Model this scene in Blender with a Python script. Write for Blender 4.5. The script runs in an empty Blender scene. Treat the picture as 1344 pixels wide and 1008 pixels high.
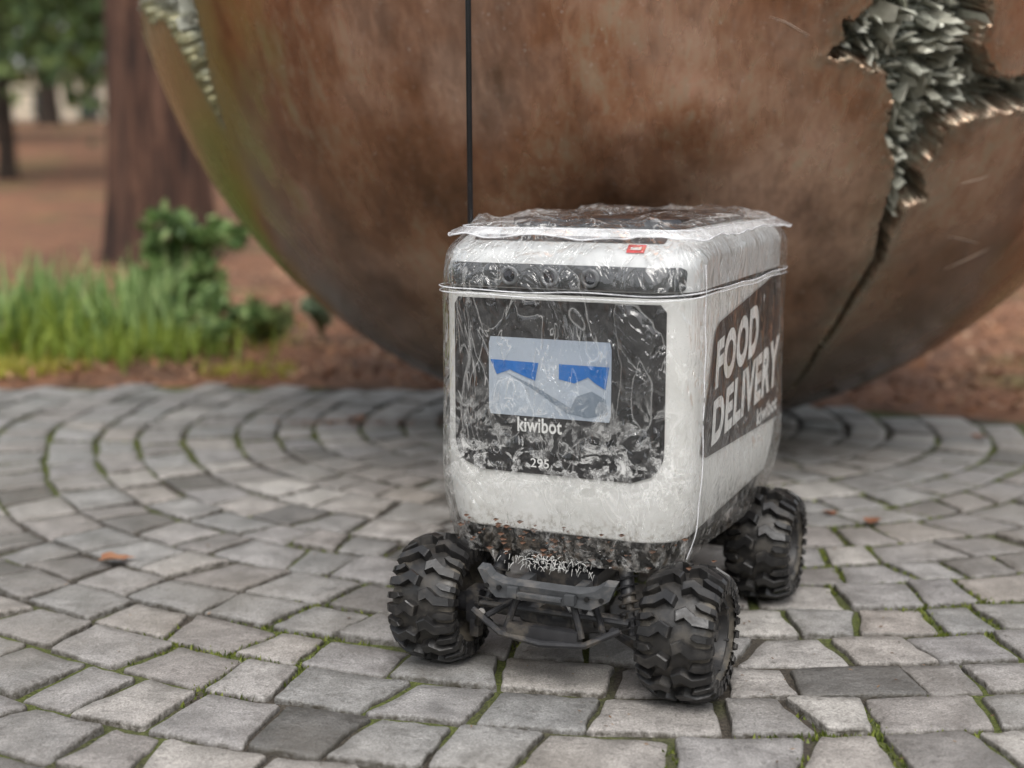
import bpy, bmesh, math, random
import numpy as np
from mathutils import Vector, Matrix, noise, Euler
random.seed(7); rng=np.random.default_rng(7)
sc=bpy.context.scene
rad=math.radians

# ------------------------------------------------------------ helpers
class G:
    def __init__(s,name):
        s.m=bpy.data.materials.new(name); s.m.use_nodes=True; s.nt=s.m.node_tree; s.nt.nodes.clear()
        s.out=s.n('ShaderNodeOutputMaterial')
    def n(s,t,**k):
        nd=s.nt.nodes.new(t)
        for a,b in k.items(): setattr(nd,a,b)
        return nd
    def l(s,a,b): s.nt.links.new(a,b)
    def coord(s,kind='Object',scale=(1,1,1)):
        tc=s.n('ShaderNodeTexCoord')
        if scale==(1,1,1): return tc.outputs[kind]
        mp=s.n('ShaderNodeMapping'); mp.inputs['Scale'].default_value=scale
        s.l(tc.outputs[kind],mp.inputs['Vector']); return mp.outputs['Vector']
    def noise(s,vec,scale,detail=3,rough=.55,dist=0):
        nd=s.n('ShaderNodeTexNoise'); nd.inputs['Scale'].default_value=scale; nd.inputs['Detail'].default_value=min(detail,4)
        nd.inputs['Roughness'].default_value=rough; nd.inputs['Distortion'].default_value=dist
        s.l(vec,nd.inputs['Vector']); return nd.outputs['Fac']
    def ramp(s,fac,stops,interp='LINEAR'):
        r=s.n('ShaderNodeValToRGB'); r.color_ramp.interpolation=interp
        els=r.color_ramp.elements
        while len(els)<len(stops): els.new(.5)
        for e,(p,c) in zip(els,stops):
            e.position=p; e.color=(c,c,c,1) if isinstance(c,(int,float)) else (*c,1)
        s.l(fac,r.inputs['Fac']); return r.outputs['Color']
    def mix(s,fac,a,b,mode='MIX'):
        nd=s.n('ShaderNodeMix',data_type='RGBA',blend_type=mode)
        for i,v in ((0,fac),(6,a),(7,b)):
            sock=nd.inputs[i]
            if hasattr(v,'is_linked'): s.l(v,sock)
            elif i==0: sock.default_value=v
            elif isinstance(v,(int,float)): sock.default_value=(v,v,v,1)
            else: sock.default_value=(*v,1)
        return nd.outputs[2]
    def math(s,op,a,b=0,clamp=False):
        nd=s.n('ShaderNodeMath',operation=op,use_clamp=clamp)
        for i,v in enumerate((a,b)):
            if hasattr(v,'is_linked'): s.l(v,nd.inputs[i])
            else: nd.inputs[i].default_value=v
        return nd.outputs[0]
    def attr(s,name):
        nd=s.n('ShaderNodeAttribute',attribute_name=name); return nd.outputs['Fac']
    def bump(s,h,strength=.3,dist=.01,normal=None):
        b=s.n('ShaderNodeBump'); b.inputs['Strength'].default_value=strength; b.inputs['Distance'].default_value=dist
        s.l(h,b.inputs['Height'])
        if normal is not None: s.l(normal,b.inputs['Normal'])
        return b.outputs['Normal']
    def bsdf(s,color=None,rough=.5,metal=0,normal=None,spec=None,**k):
        b=s.n('ShaderNodeBsdfPrincipled')
        def st(nm,v):
            if v is None: return
            if hasattr(v,'is_linked'): s.l(v,b.inputs[nm])
            elif nm=='Base Color': b.inputs[nm].default_value=(*v,1) if not isinstance(v,(int,float)) else (v,v,v,1)
            else: b.inputs[nm].default_value=v
        st('Base Color',color); st('Roughness',rough); st('Metallic',metal); st('Specular IOR Level',spec)
        if normal is not None: s.l(normal,b.inputs['Normal'])
        return b.outputs[0]
    def done(s,sh): s.l(sh,s.out.inputs['Surface']); return s.m

def simple(name,color,rough=.5,metal=0,var=.15,scale=30,bumps=.0,spec=.5,dirt=None):
    g=G(name); v=g.coord()
    nz=g.noise(v,scale,3)
    c=g.mix(g.ramp(nz,[(.3,0),(.7,1)]),tuple(max(0,x*(1-var)) for x in color),tuple(min(1,x*(1+var)) for x in color))
    if dirt:
        c=g.mix(g.ramp(g.noise(v,scale*.5,4,.7),[(.5,0),(.66,.8)]),c,dirt)
    nrm=g.bump(nz,bumps,.003) if bumps else None
    return g.done(g.bsdf(c,rough,metal,nrm,spec))

def mk(name,verts,faces,material=None,parent=None,smooth=False,attrs=None):
    me=bpy.data.meshes.new(name)
    if isinstance(verts,np.ndarray): verts=verts.tolist()
    if isinstance(faces,np.ndarray): faces=faces.tolist()
    me.from_pydata(verts,[],faces)
    if attrs:
        for k,a in attrs.items():
            at=me.attributes.new(k,'FLOAT','POINT'); at.data.foreach_set('value',np.asarray(a,dtype=np.float32))
    if smooth: me.polygons.foreach_set('use_smooth',[True]*len(me.polygons))
    me.update()
    ob=bpy.data.objects.new(name,me); sc.collection.objects.link(ob)
    if material: me.materials.append(material)
    if parent: ob.parent=parent
    return ob
def empty(name,loc=(0,0,0),rz=0):
    e=bpy.data.objects.new(name,None); sc.collection.objects.link(e); e.location=loc; e.rotation_euler=(0,0,rz); e.empty_display_size=.1
    return e

class B: # part builder
    def __init__(s): s.v=[];s.f=[]
    def add(s,vs,fs):
        o=len(s.v); s.v+= [tuple(v) for v in vs]; s.f+=[tuple(i+o for i in f) for f in fs]
    def box(s,c,size,rot=None,bev=.0):
        bm=bmesh.new(); bmesh.ops.create_cube(bm,size=1)
        for v in bm.verts: v.co=Vector((v.co.x*size[0],v.co.y*size[1],v.co.z*size[2]))
        if bev: bmesh.ops.bevel(bm,geom=bm.edges[:],offset=bev,segments=2,affect='EDGES',profile=.7)
        M=Matrix.Translation(c)@(rot.to_matrix().to_4x4() if rot is not None else Matrix())
        bm.verts.index_update()
        s.add([M@v.co for v in bm.verts],[[v.index for v in f.verts] for f in bm.faces]); bm.free()
    def cyl(s,a,b,r,r2=None,n=12,cap=True):
        a=Vector(a);b=Vector(b); r2=r if r2 is None else r2
        d=(b-a).normalized(); q=d.to_track_quat('Z','Y')
        vs=[];fs=[]
        for P,rr in ((a,r),(b,r2)):
            for i in range(n):
                t=2*math.pi*i/n; vs.append(P+q@Vector((rr*math.cos(t),rr*math.sin(t),0)))
        for i in range(n):
            j=(i+1)%n; fs.append((i,j,n+j,n+i))
        if cap: fs.append(tuple(range(n-1,-1,-1))); fs.append(tuple(range(n,2*n)))
        s.add(vs,fs)
    def revolve(s,prof,n=48,org=(0,0,0)): # prof: (axial x,radius)
        vs=[];fs=[];m=len(prof)
        for i in range(n):
            t=2*math.pi*i/n
            for a,r in prof:
                vs.append((org[0]+a,org[1]+r*math.cos(t),org[2]+r*math.sin(t)))
        for i in range(n):
            j=(i+1)%n
            for k in range(m-1): fs.append((i*m+k,i*m+k+1,j*m+k+1,j*m+k))
        s.add(vs,fs)
    def tube(s,pts,r,n=6,closed=False):
        pts=[Vector(p) for p in pts]; m=len(pts); vs=[];fs=[]
        for i,P in enumerate(pts):
            if closed: d=(pts[(i+1)%m]-pts[i-1])
            else: d=pts[min(i+1,m-1)]-pts[max(i-1,0)]
            q=d.normalized().to_track_quat('Z','Y')
            rr=r[i] if isinstance(r,(list,tuple)) else r
            for k in range(n):
                t=2*math.pi*k/n; vs.append(P+q@Vector((rr*math.cos(t),rr*math.sin(t),0)))
        for i in range(m if closed else m-1):
            j=(i+1)%m
            for k in range(n):
                l=(k+1)%n; fs.append((i*n+k,i*n+l,j*n+l,j*n+k))
        s.add(vs,fs)
    def out(s,name,material,parent=None,smooth=False):
        return mk(name,s.v,s.f,material,parent,smooth)
def autosmooth(ob,ang=40):
    me=ob.data; me.polygons.foreach_set('use_smooth',[True]*len(me.polygons))
    bm=bmesh.new(); bm.from_mesh(me)
    bmesh.ops.recalc_face_normals(bm,faces=bm.faces[:])
    for e in bm.edges:
        if len(e.link_faces)==2 and e.calc_face_angle(0)>rad(ang): e.smooth=False
    bm.to_mesh(me); bm.free()

# ------------------------------------------------------------ camera
cam=bpy.data.cameras.new('Camera'); co=bpy.data.objects.new('Camera',cam); sc.collection.objects.link(co)
co.location=(0,0,.58); co.rotation_euler=(rad(90-9.5),0,0)
cam.sensor_width=36; cam.lens=36*1726/1344; cam.clip_end=1000; cam.clip_start=.02
cam.dof.use_dof=True; cam.dof.focus_distance=1.48; cam.dof.aperture_fstop=2.6
sc.camera=co

# ------------------------------------------------------------ light
SAZ=178; SEL=56
w=bpy.data.worlds.new('World'); sc.world=w; w.use_nodes=True; nt=w.node_tree; nt.nodes.clear()
sky=nt.nodes.new('ShaderNodeTexSky'); sky.sky_type='NISHITA'; sky.sun_disc=False
sky.sun_elevation=rad(SEL); sky.sun_rotation=rad(SAZ); sky.dust_density=4; sky.air_density=1.2
hs=nt.nodes.new('ShaderNodeHueSaturation'); hs.inputs['Saturation'].default_value=.25; hs.inputs['Value'].default_value=1.65
bg=nt.nodes.new('ShaderNodeBackground'); bg.inputs['Strength'].default_value=.15
wo=nt.nodes.new('ShaderNodeOutputWorld')
nt.links.new(sky.outputs[0],hs.inputs['Color']); nt.links.new(hs.outputs[0],bg.inputs['Color']); nt.links.new(bg.outputs[0],wo.inputs['Surface'])
sl=bpy.data.lights.new('sun','SUN'); sl.energy=1.3; sl.angle=rad(35); sl.color=(1,.98,.95)
so=bpy.data.objects.new('sun',sl); sc.collection.objects.link(so)
az=rad(SAZ); el=rad(SEL)
sd=Vector((math.sin(az)*math.cos(el),math.cos(az)*math.cos(el),math.sin(el)))
so.rotation_euler=sd.to_track_quat('Z','Y').to_euler(); so.location=(0,0,5)
sc.view_settings.view_transform='Standard'; sc.view_settings.look='None'; sc.view_settings.exposure=0

# ------------------------------------------------------------ constants
S=np.array([.309,2.999,1.1226]); R=1.1226
PC=(-.8,-.7); PRAD=4.16       # plaza circle
def gz(x,y):
    t=min(1,max(0,(y-9)/50)); return 2.35*t*t*(3-2*t)

# ------------------------------------------------------------ mulch ground sheet
def m_mulch():
    g=G('mulch'); v=g.coord()
    n1=g.noise(v,.9,3); n2=g.noise(v,45,4,.7); n3=g.noise(v,3.5,3); n4=g.noise(v,.25,3)
    c=g.ramp(n2,[(.3,(.055,.026,.014)),(.5,(.20,.085,.042)),(.62,(.37,.17,.085)),(.75,(.54,.35,.23))])
    c=g.mix(g.ramp(n3,[(.42,0),(.60,.7)]),c,(.075,.042,.025))
    c=g.mix(g.ramp(n4,[(.42,0),(.6,.5)]),c,(.30,.14,.07))
    c=g.mix(g.ramp(n1,[(.56,0),(.66,.6)]),c,(.17,.17,.05))
    return g.done(g.bsdf(c,.9,0,g.bump(n2,.8,.02)))
M_mulch=m_mulch()
rs=[0,2,3.9,4.14,4.17,4.2,4.3,4.5,4.8,5.2,5.8,6.5,7.5,9,11,13,15,18,21,24,28,32,36,40,45,50,55,60,70,90,130,200,400]
ns=128; vs=[];fs=[]
for r in rs:
    for i in range(ns):
        t=2*math.pi*i/ns; x=PC[0]+r*math.cos(t); y=PC[1]+r*math.sin(t)
        z=-.04 if r<=4.15 else (-.012 if r<4.3 else -.012+.035*noise.noise((x*1.5,y*1.5,0)))
        vs.append((x,y,z+gz(x,y)))
for k in range(len(rs)-1):
    for i in range(ns):
        j=(i+1)%ns; fs.append((k*ns+i,k*ns+j,(k+1)*ns+j,(k+1)*ns+i))
mk('ground',vs,fs,M_mulch,smooth=True)

# ------------------------------------------------------------ paving
pav=empty('cobblestone_paving')
def m_joint():
    g=G('joint_sand'); v=g.coord()
    moss=g.ramp(g.noise(v,2.6,3),[(.46,0),(.54,.9)]); fine=g.noise(v,260,3,.7)
    dirt=g.ramp(fine,[(.3,(.02,.016,.012)),(.7,(.10,.083,.062))])
    mo=g.ramp(fine,[(.3,(.03,.038,.008)),(.7,(.14,.17,.03))])
    c=g.mix(moss,dirt,mo)
    return g.done(g.bsdf(c,.95,0,g.bump(fine,1,.006)))
vs=[(PC[0],PC[1],-.0065)];N=160
for i in range(N):
    t=2*math.pi*i/N; vs.append((PC[0]+PRAD*math.cos(t),PC[1]+PRAD*math.sin(t),-.0065))
mk('joint_bed',vs,[(0,i+1,(i+1)%N+1) for i in range(N)],m_joint(),pav)
def m_stone():
    g=G('basalt_sett'); v=g.coord(); r=g.attr('rnd'); e=g.attr('edge')
    n1=g.noise(v,22,4,.6); n2=g.noise(v,420,3,.75); n3=g.noise(v,1.6,3,.6); n4=g.noise(v,110,4,.7)
    c=g.ramp(r,[(0,(.08,.078,.073)),(.05,(.15,.143,.135)),(.2,(.255,.235,.22)),(.35,(.20,.197,.19)),(.5,(.27,.262,.25)),(.65,(.22,.21,.205)),(.78,(.315,.298,.28)),(.9,(.27,.245,.222)),(1,(.37,.352,.328))])
    c=g.mix(.85,c,g.ramp(n1,[(.3,.34),(.7,.66)]),'OVERLAY')
    c=g.mix(.65,c,g.ramp(n2,[(.3,.15),(.5,.5),(.72,.9)]),'OVERLAY')
    c=g.mix(g.ramp(n4,[(.54,0),(.70,.65)]),c,(.10,.09,.082))
    c=g.mix(g.ramp(n3,[(.47,0),(.64,.5)]),c,(.17,.148,.12))
    c=g.mix(g.math('MULTIPLY',e,g.ramp(n4,[(.35,.15),(.6,.95)])),c,(.06,.052,.04))
    ro=g.ramp(n1,[(.35,.32),(.65,.66)])
    return g.done(g.bsdf(c,ro,0,g.bump(n4,.8,.004),.45))
V=[];F=[];RN=[];ED=[]
def warp(x,y):
    a=noise.noise((x*1.3,y*1.3,3.3)); b=noise.noise((x*1.3+9,y*1.3,7.3))
    a2=noise.noise((x*4,y*4,13.3)); b2=noise.noise((x*4+9,y*4,17.3))
    return x+.05*a+.009*a2,y+.05*b+.009*b2
rk=.16; k=0
while rk<7.5:
    dr=.098+.012*math.sin(k*1.7)+.006*math.sin(k*4.1); n=max(6,round(2*math.pi*(rk+dr/2)/.106)); ph=random.random()*7
    widths=np.array([1+random.uniform(-.30,.30) for _ in range(n)]); ang=np.concatenate([[0],np.cumsum(widths)])/widths.sum()*2*math.pi+ph
    skew=[random.gauss(0,.007) for _ in range(n)]; skew.append(skew[0])
    for i in range(n):
        a0,a1=ang[i],ang[i+1]; am=(a0+a1)/2; rm=rk+dr/2
        cx=S[0]+rm*math.cos(am); cy=S[1]+rm*math.sin(am)
        if (cx-PC[0])**2+(cy-PC[1])**2>(PRAD-.03)**2: continue
        gp=.0030
        cs=[]
        for (rr,aa,sr,sa) in ((rk,a0-skew[i]/rm,1,1),(rk,a1-skew[i+1]/rm,1,-1),(rk+dr,a1+skew[i+1]/rm,-1,-1),(rk+dr,a0+skew[i]/rm,-1,1)):
            r_=rr+sr*(gp+random.uniform(-.002,.0055)); a_=aa+sa*(gp+random.uniform(-.0015,.005))/rm
            cs.append(warp(S[0]+r_*math.cos(a_),S[1]+r_*math.sin(a_)))
        out=[]
        for q in range(4):
            p0=cs[q];p1=cs[(q+1)%4]; dx=p1[0]-p0[0];dy=p1[1]-p0[1]; L=math.hypot(dx,dy); nx,ny=dy/L,-dx/L
            for t in (.035,.27,.5,.73,.965):
                o=random.uniform(-.0018,.0022)-(.0008 if t in(.035,.965) else 0)
                out.append((p0[0]+dx*t+nx*o,p0[1]+dy*t+ny*o))
        m=len(out); mx=sum(p[0] for p in out)/m; my=sum(p[1] for p in out)/m
        z0=random.gauss(0,.0013); tx=random.gauss(0,.02); ty=random.gauss(0,.02); b=len(V); rv=random.random()
        for fac,z,ed in ((1.0,-.035,1),(1.0,-.0045,1),(.985,-.0016,.7),(.955,-.0003,.2),(.6,.0004,0)):
            for (x,y) in out:
                X=mx+(x-mx)*fac;Y=my+(y-my)*fac
                zz=z+z0+(X-mx)*tx+(Y-my)*ty+(noise.noise((X*45,Y*45,rv*9))*.0018 if z>-.006 else 0)
                V.append((X,Y,zz)); RN.append(rv); ED.append(ed)
        V.append((mx,my,.0008+z0)); RN.append(rv); ED.append(0)
        for L_ in range(4):
            for q in range(m):
                q2=(q+1)%m; F.append((b+L_*m+q,b+L_*m+q2,b+(L_+1)*m+q2,b+(L_+1)*m+q))
        for q in range(m): F.append((b+4*m+q,b+4*m+(q+1)%m,b+5*m))
    rk+=dr; k+=1
o=mk('setts',V,F,m_stone(),pav,True,{'rnd':RN,'edge':ED})
def m_leaf(name,cols,trans=.25,rough=.6):
    g=G(name); r=g.attr('rnd')
    c=g.ramp(r,[(i/(len(cols)-1),q) for i,q in enumerate(cols)])
    b=g.bsdf(c,rough); t=g.n('ShaderNodeBsdfTranslucent'); g.l(c,t.inputs['Color'])
    mx=g.n('ShaderNodeMixShader'); mx.inputs[0].default_value=trans; g.l(b,mx.inputs[1]); g.l(t.outputs[0],mx.inputs[2])
    return g.done(mx.outputs[0])
Va=np.array(V); near=np.where((np.array(ED)==1)&(Va[:,2]>-.02)&(Va[:,1]<2.9)&(Va[:,1]>.7)&(np.abs(Va[:,0])<1.5))[0]
mv=[];mf=[];mr=[]
for i in near:
    x,y,_=Va[i]
    d=noise.noise((x*2.3,y*2.3,1.5))+.6*noise.noise((x*7,y*7,4.5))+.05
    if d<.06 or random.random()>min(1,.3+d*2): continue
    for q in range(8):
        px=x+random.gauss(0,.004);py=y+random.gauss(0,.004);h=random.uniform(.003,.008);a=random.random()*6.28;ww=.0022
        b=len(mv);rv=random.random()
        mv+=[(px-ww*math.cos(a),py-ww*math.sin(a),-.0068),(px+ww*math.cos(a),py+ww*math.sin(a),-.0068),(px+random.gauss(0,.002),py+random.gauss(0,.002),-.0065+h)]
        mf.append((b,b+1,b+2)); mr+=[rv]*3
mk('moss',mv,mf,m_leaf('moss_green',[(.04,.055,.01),(.12,.155,.02),(.24,.27,.05)]),pav,False,{'rnd':mr})

# ------------------------------------------------------------ bronze sphere
sph=empty('bronze_sphere_sculpture',(S[0],S[1],S[2]))
PRp=[(7.7,-20.3),(10.9,-20.6),(13.5,-21.7),(14.6,-24.1),(14.8,-26.6),(16.7,-28.9),(17.2,-31.3),(17.5,-34.3),(18.7,-37.9),(18.5,-42.4),(19.2,-50.9),(22.3,-58.5),(22.9,-58.7),(20.2,-51.5),(19.6,-43.0),(20.3,-38.8),(19.5,-35.9),(19.8,-32.8),(21.8,-32.2),(19.8,-29.9),(20.5,-27.9),(21.1,-25.6),(24.1,-24.7),(28.6,-24.0),(34.8,-24.4),(44,-21),(43,-15),(32.1,-20.6),(27.1,-21.4),(24.3,-21.6),(21.5,-19.2),(21.8,-16.9),(19.6,-12.6),(18,-4),(24,6),(16,14),(9,4),(12,-5),(8.5,-10),(11.4,-16.4),(8.8,-18.1),(9.5,-19.0)]
PLp=[(-90,2),(-70,6),(-56,0),(-51.4,-9.9),(-51.5,-15.1),(-52.2,-19.0),(-54.7,-25.0),(-55.2,-22.8),(-56.2,-19.5),(-57.6,-16.6),(-59.4,-14.4),(-64.3,-14.6),(-67.6,-12.5),(-75,-16),(-84,-12)]
def sdf(px,py,poly):
    P=np.array(poly,float); x=px;y=py; dmin=np.full(x.shape,1e9); inside=np.zeros(x.shape,bool)
    for i in range(len(P)):
        ax,ay=P[i];bx,by=P[(i+1)%len(P)]
        ex,ey=bx-ax,by-ay; t=np.clip(((x-ax)*ex+(y-ay)*ey)/(ex*ex+ey*ey),0,1)
        dmin=np.minimum(dmin,(x-ax-t*ex)**2+(y-ay-t*ey)**2)
        cond=((ay>y)!=(by>y))
        if ey!=0: inside^=cond&(x<(ex*(y-ay)/ey+ax))
    d=np.sqrt(dmin); return np.where(inside,d,-d)
phi=np.concatenate([np.arange(-180,-92,2),np.arange(-92,-48,.22),np.arange(-48,5,1.2),np.arange(5,46,.15),np.arange(46,180,2),[180]])
elv=np.concatenate([[-89.9],np.arange(-88,-61,1.2),np.arange(-61,-5,.17),np.arange(-5,16,.35),np.arange(16,90,2),[89.9]])
PH,EL=np.meshgrid(phi,elv)
def jit(a,b):
    return .45*np.sin(a*2.9+1.3*np.sin(b*2.1))+.35*np.sin(b*5.3+1.7*np.sin(a*3.7))+.3*np.sin(a*11+b*9)+.3*np.sin(b*17-a*7)
d1=sdf(PH,EL,PRp); d2=sdf(PH,EL,PLp)
dd=np.maximum(d1,d2)+.30*jit(PH,EL)*np.clip((EL+45)/20,.1,1)
dep=np.clip(dd/.22,0,1)*.065
lip=np.exp(-((dd+.18)/.18)**2)*.0025
r=R-dep+lip
r-= np.where(dep>.01, .012*np.sin(EL*9+2*np.sin(PH*2))*np.sin(PH*3.1),0)
r+= .0012*np.sin(PH*.31+1.2*np.sin(EL*.23))*np.sin(EL*.37+.8*np.sin(PH*.19))*np.clip(1-np.abs(EL)/85,0,1)
a=np.radians(PH);e=np.radians(EL)
X=r*np.sin(a)*np.cos(e);Y=-r*np.cos(a)*np.cos(e);Z=r*np.sin(e)
vv=np.stack([X,Y,Z],-1).reshape(-1,3)
nr,nc=PH.shape; idx=np.arange(nr*nc).reshape(nr,nc)
ff=np.stack([idx[:-1,:-1],idx[:-1,1:],idx[1:,1:],idx[1:,:-1]],-1).reshape(-1,4)
halo=np.exp(-np.clip(-dd,0,99)/1.8); crack=np.clip(dd/.3,0,1)
def m_bronze():
    g=G('weathered_bronze'); v=g.coord(); vz=g.coord('Object',(1,1,.13))
    n1=g.noise(v,2.4,4,.6); n2=g.noise(vz,8,4,.62); n3=g.noise(v,55,4,.75); n4=g.noise(v,240,2,.6); n5=g.noise(vz,60,4,.75,.4)
    c=g.ramp(n1,[(.32,(.18,.078,.038)),(.5,(.31,.15,.083)),(.64,(.47,.30,.215))])
    c=g.mix(.85,c,g.ramp(n2,[(.3,.22),(.7,.78)]),'OVERLAY')
    c=g.mix(.6,c,g.ramp(n5,[(.3,.25),(.7,.76)]),'OVERLAY')
    c=g.mix(g.ramp(n3,[(.58,0),(.72,.35)]),c,(.42,.33,.27))
    c=g.mix(g.ramp(n3,[(.28,.45),(.40,0)]),c,(.11,.06,.035))
    c=g.mix(g.ramp(g.math('MULTIPLY',n5,n2),[(.28,0),(.40,.5)]),c,(.27,.28,.20))
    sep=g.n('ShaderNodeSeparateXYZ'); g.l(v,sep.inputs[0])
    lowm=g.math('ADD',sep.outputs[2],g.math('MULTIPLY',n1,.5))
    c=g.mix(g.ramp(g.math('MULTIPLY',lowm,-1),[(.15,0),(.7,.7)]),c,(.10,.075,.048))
    lf=g.math('ADD',g.math('MULTIPLY',sep.outputs[0],-1),g.math('MULTIPLY',n2,.4))
    c=g.mix(g.ramp(lf,[(.92,0),(1.15,.8)]),c,(.26,.245,.09))
    c=g.mix(g.math('MULTIPLY',g.attr('halo'),g.ramp(n3,[(.35,.1),(.6,.65)])),c,(.21,.225,.17))
    c=g.mix(g.ramp(n4,[(.68,0),(.73,.8)]),c,(.72,.66,.6))
    ins=g.ramp(n3,[(.3,(.05,.055,.045)),(.55,(.2,.215,.175)),(.75,(.42,.44,.37))])
    c=g.mix(g.attr('crack'),c,ins)
    ro=g.ramp(n2,[(.3,.15),(.7,.34)])
    return g.done(g.bsdf(c,ro,g.math('SUBTRACT',.76,g.math('MULTIPLY',g.attr('crack'),.62)),g.bump(n3,.12,.004)))
M_br=m_bronze()
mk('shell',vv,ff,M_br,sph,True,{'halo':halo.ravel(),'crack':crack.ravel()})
def m_fin():
    g=G('torn_bronze'); v=g.coord(); n=g.noise(v,60,4,.7); r=g.attr('rnd'); t=g.attr('tip')
    c=g.ramp(n,[(.3,(.10,.105,.085)),(.5,(.30,.31,.25)),(.75,(.58,.59,.51))])
    c=g.mix(g.ramp(r,[(.4,0),(1,.65)]),c,(.20,.17,.11))
    c=g.mix(g.math('MULTIPLY',t,.5),c,(.62,.62,.53))
    return g.done(g.bsdf(c,.5,.15,g.bump(n,.6,.004)))
V=[];F=[];RN=[];TP=[]
cand=[]
for a0 in np.arange(-92,46,.68):
    if -48<a0<6: continue
    for e0 in np.arange(-60,16,1.1): cand.append((a0+random.uniform(-.5,.5),e0+random.uniform(-.6,.6)))
cand=np.array(cand); cd=np.maximum(sdf(cand[:,0],cand[:,1],PRp),sdf(cand[:,0],cand[:,1],PLp))
for (a0,e0),d in zip(cand,cd):
    if d<.15 or random.random()<.14: continue
    ar=rad(a0);er=rad(e0)
    nrm=Vector((math.sin(ar)*math.cos(er),-math.cos(ar)*math.cos(er),math.sin(er)))
    ux=Vector((math.cos(ar),math.sin(ar),0)); uz=nrm.cross(ux).normalized()*-1
    if uz.z<0: uz=-uz
    cell=noise.noise((math.floor(a0/3.2)*.9,math.floor(e0/4.5)*.9,2)); th=cell*3.6+random.gauss(0,.28)
    wd=(ux*math.cos(th)+uz*math.sin(th)); up=(uz*math.cos(th)-ux*math.sin(th))
    ww=random.choice((.005,.008,.011,.017))*random.uniform(.8,1.2); hh=random.uniform(.006,.024)
    dp=.052+.040*noise.noise((a0*.35,e0*.35,9))+random.uniform(-.016,.016)
    if d<.8: ww*=.6;hh*=.6
    base=nrm*(R-.085); tilt=up*random.uniform(-.008,.024)
    b=len(V); rv=random.random()
    q=[(-ww,-hh/2),(ww,-hh/2),(ww*.9,hh/2),(-ww*.9,hh/2)]
    for (p,h) in q: V.append(base+wd*p+up*h*.7); RN.append(rv);TP.append(0)
    tp=base+nrm*dp
    for (p,h) in ((-ww*.95,-.002),(ww*.9,-.002),(random.uniform(-.9,.9)*ww,.003)): 
        V.append(tp+wd*p+up*h+tilt+nrm*random.uniform(-.010,.010)); RN.append(rv);TP.append(1)
    F+=[(b,b+1,b+5,b+4),(b+1,b+2,b+6,b+5),(b+2,b+3,b+6),(b+3,b,b+4,b+6),(b+4,b+5,b+6)]
mk('torn_fins',V,F,m_fin(),sph,False,{'rnd':RN,'tip':TP})
b=B(); b.revolve([(0,.0),(0,.2),(.03,.2),(.035,.18)],40)
ob=b.out('pivot_plate',simple('dark_bronze',(.05,.04,.03),.6,.4),sph); ob.rotation_euler=(0,rad(-90),0); ob.location=(0,0,-R-.004)
b=B()
for (a0,e0,a1,e1) in ((27,-36.2,33,-36.9),(-22.5,-36.5,-13,-37.6),(24.5,-31,28.5,-29.8),(3,-17.5,6.5,-18.6),(30,-40,35.5,-37.5)):
    pts=[]
    for i in range(12):
        t=i/11; ar=rad(a0+(a1-a0)*t+.15*math.sin(t*5)); er=rad(e0+(e1-e0)*t+.1*math.sin(t*4+1)); rr_=R+.0006
        pts.append((rr_*math.sin(ar)*math.cos(er),-rr_*math.cos(ar)*math.cos(er),rr_*math.sin(er)))
    b.tube(pts,[.0001+.0006*math.sin(math.pi*i/11) for i in range(12)],4)
b.out('scratches',simple('bright_bronze_scratch',(.5,.42,.34),.5,.2),sph)

# ------------------------------------------------------------ robot
rob=empty('delivery_robot',(.130,1.607,0),rad(-23.7))
def prm(z,off=0):
    xh=.1475;y0=-.205;y1=.272;rc=.048
    bt=max(0,(.25-z)/.1); xi=.013*bt**2; fi=.010*bt**1.8; bi=.03*bt**1.8
    if z>.445: fi+=.06-math.sqrt(max(0,.0605**2-(z-.445)**2))
    if z>.477:
        q=.029-math.sqrt(max(0,.0292**2-(z-.477)**2)); xi+=q; bi+=q
    return xh-xi+off,y0+fi-off,y1-bi+off,rc+off*.5
def rring(xh,y0,y1,r,ns=14,nc=8):
    pts=[]
    C=[(xh-r,y0+r,-90),(xh-r,y1-r,0),(-xh+r,y1-r,90),(-xh+r,y0+r,180)]
    for q in range(4):
        cx,cy,a0=C[q]
        for i in range(nc+1):
            t=rad(a0+90*i/nc); pts.append((cx+r*math.cos(t),cy+r*math.sin(t)))
        nx=C[(q+1)%4]; t=rad(a0+90); p0=pts[-1]; p1=(nx[0]+r*math.cos(t),nx[1]+r*math.sin(t))
        for i in range(1,ns): pts.append((p0[0]+(p1[0]-p0[0])*i/ns,p0[1]+(p1[1]-p0[1])*i/ns))
    return pts
def loft(name,zs,off,material,parent,cap=True,capbot=True,disp=None,dome=.006,ns=14,nc=8,smooth=True):
    vs=[];m=None
    for z in zs:
        xh,y0,y1,r=prm(z,off); ring=rring(xh,y0,y1,r,ns,nc); m=len(ring)
        for (x,y) in ring: vs.append((x,y,z+(off if z>.5 else 0)))
    k=len(zs); 
    if cap:
        xh,y0,y1,r=prm(zs[-1],off); ring=rring(xh,y0,y1,r,ns,nc); cy=(y0+y1)/2
        for s_ in [.985-.965*i/26 for i in range(27)]:
            for (x,y) in ring: vs.append((x*s_,cy+(y-cy)*s_,zs[-1]+off+dome*(1-s_**2)))
            k+=1
    if disp: vs=[disp(Vector(v)) for v in vs]
    fs=[]
    for i in range(k-1):
        for q in range(m):
            q2=(q+1)%m; fs.append((i*m+q,i*m+q2,(i+1)*m+q2,(i+1)*m+q))
    if capbot: fs.append(tuple(range(m-1,-1,-1)))
    return mk(name,vs,fs,material,parent,smooth)
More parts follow.
